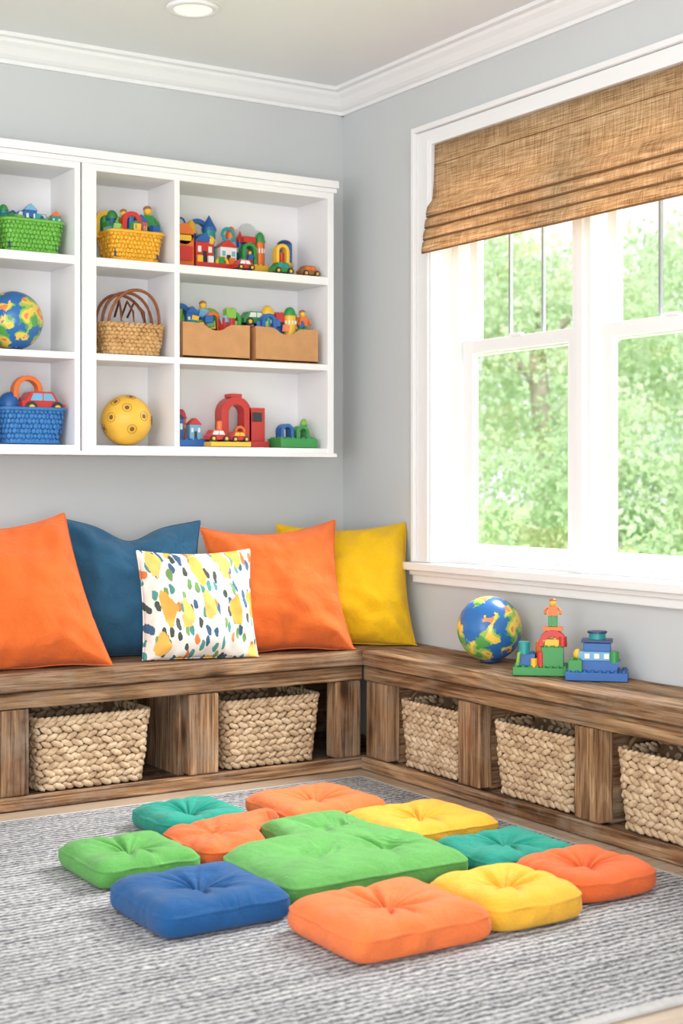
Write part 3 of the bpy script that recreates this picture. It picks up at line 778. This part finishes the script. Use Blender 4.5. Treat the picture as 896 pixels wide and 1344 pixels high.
def brick(mb, x, y, z, w, d, h, c, rz=0):
    mb.box((x, y, z+h/2), (w, d, h), c, rz=rz)
    nx = max(1, int(round(w/0.02))); ny_ = max(1, int(round(d/0.02)))
    for i in range(nx):
        for j in range(ny_):
            px = (i+0.5)/nx*w-w/2; py = (j+0.5)/ny_*d-d/2
            mb.cyl((x+px*cos(rz)-py*sin(rz), y+px*sin(rz)+py*cos(rz), z+h+0.002), 0.006, 0.005, c, n=10)
def person(mb, x, y, z, h, c, cl, head=YEL):
    for q in (-1, 1):
        mb.box((x+q*h*0.09, y, z+h*0.2), (h*0.15, h*0.16, h*0.4), cl)
        mb.tube([(x+q*h*0.18, y, z+h*0.68), (x+q*h*0.28, y-h*0.04, z+h*0.55), (x+q*h*0.26, y-h*0.14, z+h*0.45)], h*0.05, c, 6)
    mb.prism([(x-h*0.2, z+h*0.4), (x+h*0.2, z+h*0.4), (x+h*0.14, z+h*0.73), (x-h*0.14, z+h*0.73)], y-h*0.09, y+h*0.09, c)
    mb.ell((x, y, z+h*0.85), (h*0.12, h*0.12, h*0.14), head, 12, 8); mb.ell((x, y+h*0.015, z+h*0.92), (h*0.125, h*0.125, h*0.09), BRO, 12, 8)
def ring(mb, x, y, z, R, r, c, tilt=0.2):
    mb.tube([(x+R*cos(a), y+R*sin(a)*sin(tilt), z+R*sin(a)*cos(tilt)) for a in [2*pi*k/24 for k in range(24)]], r, c, 8, True)

def pile(mb, x0, x1, y0, y1, z, h, n, seed):
    rnd = random.Random(seed)
    cs = [RED, ORA, YEL, GRE, BLU, TEA, SKY, LIM, BLU, GRE]
    for k in range(n):
        x = x0+(x1-x0)*(k+0.5)/n+rnd.uniform(-.008, .008); y = rnd.uniform(y0, y1); c = rnd.choice(cs); c2 = rnd.choice(cs)
        s = h*rnd.uniform(0.75, 1.05); t = (rnd.randrange(2)+k*2+seed) % 7; zz = z-0.01
        if t == 0: car(mb, x, y, zz+s*0.3, s*1.1, c, WHI); mb.box((x, y, zz+s*0.15), (s*0.8, s*0.4, s*0.3), c2)
        elif t == 1: arch(mb, x, y, zz, s*0.8, s, 0.03, c); mb.cyl((x, y, zz+s*0.4), s*0.14, s*0.8, c2)
        elif t == 2: house(mb, x, y, zz, s*0.6, s*1.1, c, c2)
        elif t == 3: tower(mb, x, y, zz, s*0.24, s*1.15, c, c2, True)
        elif t == 4: ring(mb, x, y, zz+s*0.6, s*0.34, s*0.11, c); mb.box((x, y+0.01, zz+s*0.25), (s*0.5, 0.03, s*0.5), c2)
        elif t == 5: brick(mb, x, y, zz, s*0.6, 0.03, s*0.5, c, 0.3); brick(mb, x+0.01, y, zz+s*0.5, s*0.4, 0.03, s*0.35, c2)
        else: person(mb, x, y, zz, s*1.25, c, c2)
    for k in range(n*3):
        x = rnd.uniform(x0, x1); y = rnd.uniform(y0, y1)
        mb.box((x, y, z+rnd.uniform(0, h*0.35)), (0.026, 0.026, 0.026), rnd.choice(cs), rz=rnd.uniform(0, 1.5), rx=rnd.uniform(-.4, .4))

def pbasket(name, s, z, w, d, h, mat, seed, ph=0.055, n=6):
    e = empty(name); mb = MB(); mb.M = Matrix.Translation((-s, -0.125, z+0.002))
    woven(mb, w, d, h, 7, 0.015, 0.003, 0, 0, 0.86, 0, 6, 4, handles=False, rim=False)
    sc = rrect(w, d, 0.03, 48); mb.tube([p+Vector((0, 0, h)) for p, _ in sc], 0.006, 0, 8, True)
    sc = rrect(w*0.86, d*0.86, 0.03, 48); mb.tube([p+Vector((0, 0, 0.004)) for p, _ in sc], 0.004, 0, 8, True)
    mb.obj('basket_body', [mat], parent=e)
    mb = MB(); mb.M = Matrix.Translation((-s, -0.125, z))
    pile(mb, -w*0.42, w*0.42, -d*0.3, d*0.3, h-0.002, ph, n, seed)
    mb.box((0, 0, h*0.5), (w*0.8, d*0.8, h*0.7), NAV)
    mb.obj('toys', PAL, 0.0015, parent=e); return e
pbasket('green_plastic_basket', 1.325, 1.749, 0.215, 0.15, 0.105, M_pgreen, 3, 0.07, 7)
pbasket('yellow_plastic_basket', 0.955, 1.749, 0.205, 0.15, 0.10, M_pyel, 8, 0.10, 7)
eb = pbasket('blue_plastic_basket', 1.325, 1.118, 0.225, 0.15, 0.115, M_pblue, 12, 0.06, 3)
mb = MB(); mb.M = Matrix.Translation((-1.30, -0.13, 1.118+0.10))
car(mb, 0.01, -0.02, 0.0, 0.15, RED, SKY); arch(mb, -0.03, 0.0, 0.01, 0.10, 0.12, 0.04, ORA, 0.2)
mb.ell((-0.085, 0.01, 0.03), (0.04, 0.04, 0.045), BLU)
mb.obj('toy_truck', PAL, 0.002, parent=eb)

# willow basket with arched handles
mb = MB(); mb.M = Matrix.Translation((-0.965, -0.125, 1.430))
woven(mb, 0.235, 0.16, 0.105, 8, 0.020, 0.005, 0, 1, 0.88, 20, 6, 4, handles=False)
for y0, lean in ((-0.055, -0.03), (0.0, 0.0), (0.05, 0.02)):
    pts_ = [(-0.095*cos(pi*k/20), y0+lean*sin(pi*k/20), 0.085+0.135*sin(pi*k/20)**0.8) for k in range(21)]
    mb.tube(pts_, 0.0055, 2, 8)
for q in (-0.05, 0.0, 0.045):
    mb.tube([(q, -0.07, 0.06), (q*0.9, -0.05, 0.15), (q*0.6, 0.0, 0.19), (q*0.5, 0.05, 0.14)], 0.004, 2, 6)
mb.obj('willow_handled_basket', [M_tan, M_wickd, M_brownh])

# balls / globes
def globe(name, x, y, z, r):
    mb = MB(); mb.ell((x, y, z+r+0.004), (r, r, r), 0, 48, 32)
    ringq = [(x+r*0.28*cos(a), y+r*0.28*sin(a), z+0.006) for a in [2*pi*k/24 for k in range(24)]]
    mb.tube(ringq, 0.0055, 1, 8, True)
    return mb.obj(name, [M_globe, PAL[NAV]], origin=(x, y, z+r))
globe('world_globe', -1.375, -0.125, 1.427, 0.098)
g2 = globe('world_globe', -0.135, -1.095, HB, 0.104)
mb = MB(); R_ = 0.088; cc = Vector((-0.968, -0.125, 1.118+R_+0.001)); mb.ell(cc, (R_, R_, R_), 0, 40, 28)
for az, el in ((-150, 5), (-112, 28), (-100, -22), (-70, 8), (-150, 45), (-88, 66), (180, -20), (-30, 0), (60, 20), (120, -10)):
    a, b = radians(az), radians(el); d_ = Vector((cos(a)*cos(b), sin(a)*cos(b), sin(b)))
    q_ = d_.to_track_quat('Z', 'Y').to_matrix()
    mb.ell(cc+d_*R_*0.985, (0.009, 0.009, 0.003), 1, 12, 6, q_)
    mb.tube([cc+d_*R_*0.990+q_ @ Vector((0.016*cos(t), 0.016*sin(t), 0)) for t in [2*pi*k/16 for k in range(16)]], 0.0008, 1, 6, True)
mb.obj('spotted_yellow_ball', [M_ballY, M_spot])

def at(s, z, y=-0.125, rz=0, sc=1.0): return Matrix.Translation((-s, y, z+0.001)) @ Matrix.Rotation(rz, 4, 'Z') @ Matrix.Scale(sc, 4)
Z3, Z2, Z1_ = 1.749, 1.427, 1.118
mb = MB(); mb.M = at(0.76, Z3)
mb.box((0, 0, 0.06), (0.075, 0.06, 0.12), ORA); mb.cyl((0, 0, 0.12), 0.0375, 0.06, ORA, 'y', n=24)
mb.box((0, -0.035, 0.05), (0.055, 0.015, 0.05), RED); mb.box((0, -0.032, 0.105), (0.05, 0.01, 0.02), YEL)
ring(mb, 0, 0, 0.165, 0.016, 0.004, BLU)
mb.obj('toy_robot', PAL, 0.006)
mb = MB(); mb.M = at(0.61, Z3, -0.10, sc=1.08)
mb.box((0.0, 0, 0.012), (0.19, 0.10, 0.024), RED); house(mb, -0.055, -0.01, 0.024, 0.065, 0.10, RED, BLU); house(mb, 0.035, -0.01, 0.024, 0.06, 0.085, WHI, RED, SKY)
tower(mb, -0.01, 0.025, 0.024, 0.022, 0.17, TEA, BLU); tower(mb, 0.07, 0.02, 0.024, 0.018, 0.14, SKY, ORA, True); tower(mb, -0.075, 0.03, 0.024, 0.018, 0.15, BLU, YEL, True)
arch(mb, -0.05, 0.035, 0.09, 0.09, 0.09, 0.02, BLU, 0.2); arch(mb, 0.005, -0.04, 0.0, 0.05, 0.05, 0.01, YEL)
ring(mb, 0.05, 0.0, 0.13, 0.022, 0.006, TEA); mb.ell((-0.03, -0.02, 0.10), (0.018, 0.018, 0.018), YEL)
for q in range(5): mb.box((-0.08+q*0.04, -0.046, 0.035), (0.02, 0.01, 0.022), (YEL, WHI, GRE, ORA, SKY)[q])
mb.obj('toy_castle', PAL, 0.0015)
mb = MB(); mb.M = at(0.545, Z3, -0.195); car(mb, 0, 0, 0, 0.075, RED, WHI); mb.obj('toy_bus', PAL, 0.0015)
mb = MB(); mb.M = at(0.452, Z3, -0.09, sc=1.0)
brick(mb, 0, 0, 0, 0.10, 0.08, 0.035, YEL); arch(mb, -0.02, 0, 0.035, 0.06, 0.085, 0.04, GRE); tower(mb, 0.032, 0.0, 0.035, 0.018, 0.13, ORA, GRE, True)
mb.box((-0.02, 0, 0.13), (0.05, 0.04, 0.022), RED); person(mb, -0.02, -0.02, 0.035, 0.055, BLU, RED); tower(mb, -0.04, 0.02, 0.035, 0.012, 0.13, BLU, RED)
mb.obj('toy_playset', PAL, 0.0015)
mb = MB(); mb.M = at(0.378, Z3, -0.175); car(mb, 0, 0, 0, 0.085, GRE, TEA); arch(mb, 0.0, 0.0, 0.042, 0.055, 0.07, 0.03, YEL); mb.cyl((0, 0, 0.06), 0.009, 0.04, RED); mb.obj('toy_truck', PAL, 0.0015)
mb = MB(); mb.M = at(0.315, Z3, -0.09)
mb.cyl((0, 0, 0.022), 0.032, 0.044, ORA); mb.cyl((0, 0, 0.085), 0.029, 0.08, BLU); mb.ell((0, 0, 0.125), (0.029, 0.029, 0.02), NAV); mb.cyl((0, 0, 0.05), 0.034, 0.012, YEL)
mb.obj('toy_canister', PAL, 0.002)
mb = MB(); mb.M = at(0.262, Z3, -0.175); car(mb, 0, 0, 0, 0.08, BRO, ORA); mb.obj('toy_car', PAL, 0.0015)
mb = MB(); mb.M = Matrix.Translation((-0.44, -0.030, Z3+0.13))
for i_, q in enumerate(((-0.045, 0.02, 0.028), (0, 0.04, 0.035), (0.045, 0.022, 0.03), (0, 0.012, 0.03))): mb.cyl((q[0], i_*0.0006, q[1]), q[2], 0.006, 0, 'y', n=24)
mb.box((0, 0, -0.065), (0.10, 0.005, 0.128), 0)
mb.obj('cloud_cutout', [M_wall])

def bin_(s0, s1, seed):
    w = s1-s0; e = empty('wooden_toy_bin'); mb = MB(); mb.M = at((s0+s1)/2, Z2, -0.13)
    d, h, t = 0.17, 0.125, 0.008
    mb.bx(-w/2, w/2, -d/2, d/2, 0, t)
    nt = [(-w/2, 0), (w/2, 0), (w/2, h), (w*0.22, h*0.98)]+[(w*0.16*cos(a), h*0.97-0.022*sin(a)) for a in [pi*k/8 for k in range(1, 8)]]+[(-w*0.22, h*0.98), (-w/2, h)]
    mb.prism(nt, -d/2, -d/2+t); mb.bx(-w/2, w/2, d/2-t, d/2, 0, h)
    sp_ = [(-d/2+0.001, 0), (d/2-0.001, 0), (d/2-0.001, h-0.001), (0.02, h*0.85), (-d/2+0.001, h-0.001)]
    mb.prism(sp_, -w/2+0.0006, -w/2+t, 0, 'yz'); mb.prism(sp_, w/2-t, w/2-0.0006, 0, 'yz')
    mb.obj('bin_body', M_carton, 0.001, parent=e)
    mb = MB(); mb.M = at((s0+s1)/2, Z2, -0.13)
    mb.bx(-w*0.45, w*0.45, -d*0.42, d*0.42, 0.01, 0.10, GRE)
    pile(mb, -w*0.42, w*0.40, -0.055, 0.03, 0.112, 0.095, 8, seed)
    mb.obj('toys', PAL, 0.0015, parent=e)
bin_(0.53, 0.795, 21); bin_(0.245, 0.505, 34)

mb = MB(); mb.M = at(0.745, Z1_, -0.12, sc=1.12)
brick(mb, 0, 0, 0, 0.11, 0.09, 0.02, BLU); house(mb, -0.03, 0, 0.02, 0.045, 0.095, BLU, NAV); house(mb, 0.025, -0.02, 0.02, 0.04, 0.07, SKY, RED); tower(mb, 0.0, 0.02, 0.02, 0.016, 0.10, ORA, RED, True)
mb.obj('toy_village', PAL, 0.0015)
mb = MB(); mb.M = at(0.61, Z1_, -0.19)
mb.box((0, 0, 0.008), (0.16, 0.07, 0.016), YEL); car(mb, -0.04, 0, 0.016, 0.085, RED, WHI); car(mb, 0.045, 0, 0.016, 0.075, RED, YEL); mb.cyl((-0.03, 0, 0.075), 0.01, 0.03, ORA)
mb.obj('toy_train', PAL, 0.0015)
mb = MB(); mb.M = at(0.50, Z1_, -0.085, sc=1.12)
arch(mb, -0.025, 0.0, 0.02, 0.11, 0.145, 0.05, RED, 0.3); mb.box((0.05, 0, 0.075), (0.06, 0.05, 0.11), RED); mb.box((0.05, -0.027, 0.10), (0.035, 0.004, 0.03), CHA)
mb.box((0.0, 0, 0.01), (0.17, 0.09, 0.02), RED); arch(mb, -0.02, -0.035, 0.02, 0.04, 0.05, 0.01, ORA); mb.box((-0.025, 0, 0.168), (0.04, 0.048, 0.012), RED)
mb.obj('toy_fire_station', PAL, 0.002)
mb = MB(); mb.M = at(0.315, Z1_, -0.15, sc=1.1)
brick(mb, 0, 0, 0, 0.14, 0.09, 0.03, GRE); arch(mb, -0.03, 0.0, 0.03, 0.05, 0.05, 0.04, BLU); arch(mb, 0.03, 0.0, 0.03, 0.05, 0.045, 0.04, GRE); tower(mb, 0.055, 0.02, 0.03, 0.012, 0.07, GRE, LIM, True)
mb.obj('toy_farm', PAL, 0.0015)

# bench toy: one connected block playset, green plate clipped to a blue plate
play = empty('toy_block_playset')
mb = MB(); mb.M = Matrix.Translation((-0.176, -1.400, HB)) @ Matrix.Rotation(radians(-42), 4, 'Z')
brick(mb, 0, 0, 0, 0.165, 0.11, 0.024, GRE)
brick(mb, 0.035, -0.01, 0.024, 0.065, 0.06, 0.06, GRE); brick(mb, -0.045, 0.0, 0.024, 0.055, 0.05, 0.038, BLU); mb.cyl((-0.05, -0.02, 0.080), 0.017, 0.036, TEA)
brick(mb, 0.03, 0.0, 0.084, 0.05, 0.045, 0.022, YEL); arch(mb, 0.035, -0.005, 0.084, 0.085, 0.05, 0.035, RED, 0.3); mb.cyl((0.0, 0.02, 0.06), 0.018, 0.07, ORA); mb.cyl((0.065, -0.02, 0.10), 0.012, 0.03, RED)
mb.box((0.035, -0.005, 0.137), (0.06, 0.03, 0.012), ORA); person(mb, 0.035, -0.005, 0.143, 0.085, ORA, GRE)
mb.cyl((0.0, -0.03, 0.047), 0.012, 0.045, RED); mb.cyl((-0.02, -0.035, 0.037), 0.010, 0.026, YEL); mb.tube([(-0.07, -0.03, 0.024), (-0.065, -0.03, 0.062), (-0.045, -0.03, 0.080)], 0.006, LIM)
mb.obj('green_tower_section', PAL, 0.0015, parent=play)
mb = MB(); mb.M = Matrix.Translation((-0.112, -1.578, HB)) @ Matrix.Rotation(radians(-45), 4, 'Z') @ Matrix.Scale(1.12, 4)
brick(mb, 0, 0, 0, 0.16, 0.10, 0.022, BLU)
mb.prism([(-0.055, 0.022), (0.05, 0.022), (0.06, 0.05), (-0.06, 0.05)], -0.03, 0.03, BLU)
brick(mb, -0.055, -0.025, 0.022, 0.035, 0.035, 0.03, GRE)
mb.box((-0.005, 0, 0.062), (0.085, 0.045, 0.024), SKY); mb.box((0.0, 0, 0.085), (0.07, 0.05, 0.022), BLU); mb.box((0.0, 0, 0.101), (0.08, 0.055, 0.008), NAV)
for q in (-0.025, 0.0, 0.025): mb.box((q, -0.024, 0.062), (0.014, 0.004, 0.014), WHI)
mb.cyl((0.0, 0, 0.112), 0.022, 0.018, TEA); mb.cyl((0.0, 0, 0.123), 0.026, 0.005, NAV); mb.cyl((0.045, -0.02, 0.06), 0.012, 0.03, GRE); mb.ell((-0.05, -0.01, 0.065), (0.012, 0.012, 0.014), YEL)
mb.obj('blue_boat_section', PAL, 0.0015, parent=play)

# ------------------------------------------------------------ lights / world
w = bpy.data.worlds.new('sky'); SC.world = w; w.use_nodes = True
bg = w.node_tree.nodes['Background']; bg.inputs[0].default_value = (0.95, 0.975, 1.0, 1); bg.inputs[1].default_value = 1.12
def area(name, loc, tgt, size, power, col=(1, 1, 1), sy=None):
    l = bpy.data.lights.new(name, 'AREA'); l.energy = power; l.size = size; l.color = col
    if sy: l.shape = 'RECTANGLE'; l.size_y = sy
    o = bpy.data.objects.new(name, l); COL.objects.link(o); o.location = loc
    o.rotation_euler = (Vector(tgt)-Vector(loc)).to_track_quat('-Z', 'Y').to_euler(); return o
area('window_daylight', (2.2, -1.2, 3.3), (-1.0, -1.4, 0.4), 2.4, 720, (1.0, 0.99, 0.97))
area('room_fill', (-2.4, -2.2, 2.44), (-1.2, -1.2, 0.4), 1.4, 20, (1.0, 0.98, 0.95))  # added soft fill out of view, not a room fixture
area('bounce_fill', (-3.2, -5.6, 0.9), (-1.6, -2.2, 2.5), 1.2, 60, (1.0, 0.98, 0.96))  # added fill behind the camera, aimed up to brighten the ceiling
area('side_fill', (-5.0, -3.6, 1.2), (-0.6, 0.0, 0.85), 1.8, 42, (1.0, 0.985, 0.97))  # added unseen fill from the left, lifts the walls under the shelf
sun = bpy.data.lights.new('sun', 'SUN'); sun.energy = 4.6; sun.angle = radians(6); so_ = bpy.data.objects.new('sun', sun); COL.objects.link(so_)
so_.rotation_euler = Vector((0.42, 0.5, -1.0)).to_track_quat('-Z', 'Y').to_euler()

# ------------------------------------------------------------ camera
cam = bpy.data.cameras.new('camera'); co = bpy.data.objects.new('camera', cam); COL.objects.link(co)
co.location = (-3.043, -4.819, 1.0); co.rotation_euler = (pi/2, 0, -math.atan2(0.533, 0.846))
cam.lens = 1920/1344*36; cam.sensor_width = 36; cam.sensor_fit = 'AUTO'; cam.shift_y = -42/1344; cam.clip_start = 0.05
cam.dof.use_dof = True; cam.dof.focus_distance = 4.4; cam.dof.aperture_fstop = 3.8
SC.camera = co
SC.view_settings.view_transform = 'Standard'
SC.view_settings.look = 'None'
SC.view_settings.exposure = 0.27
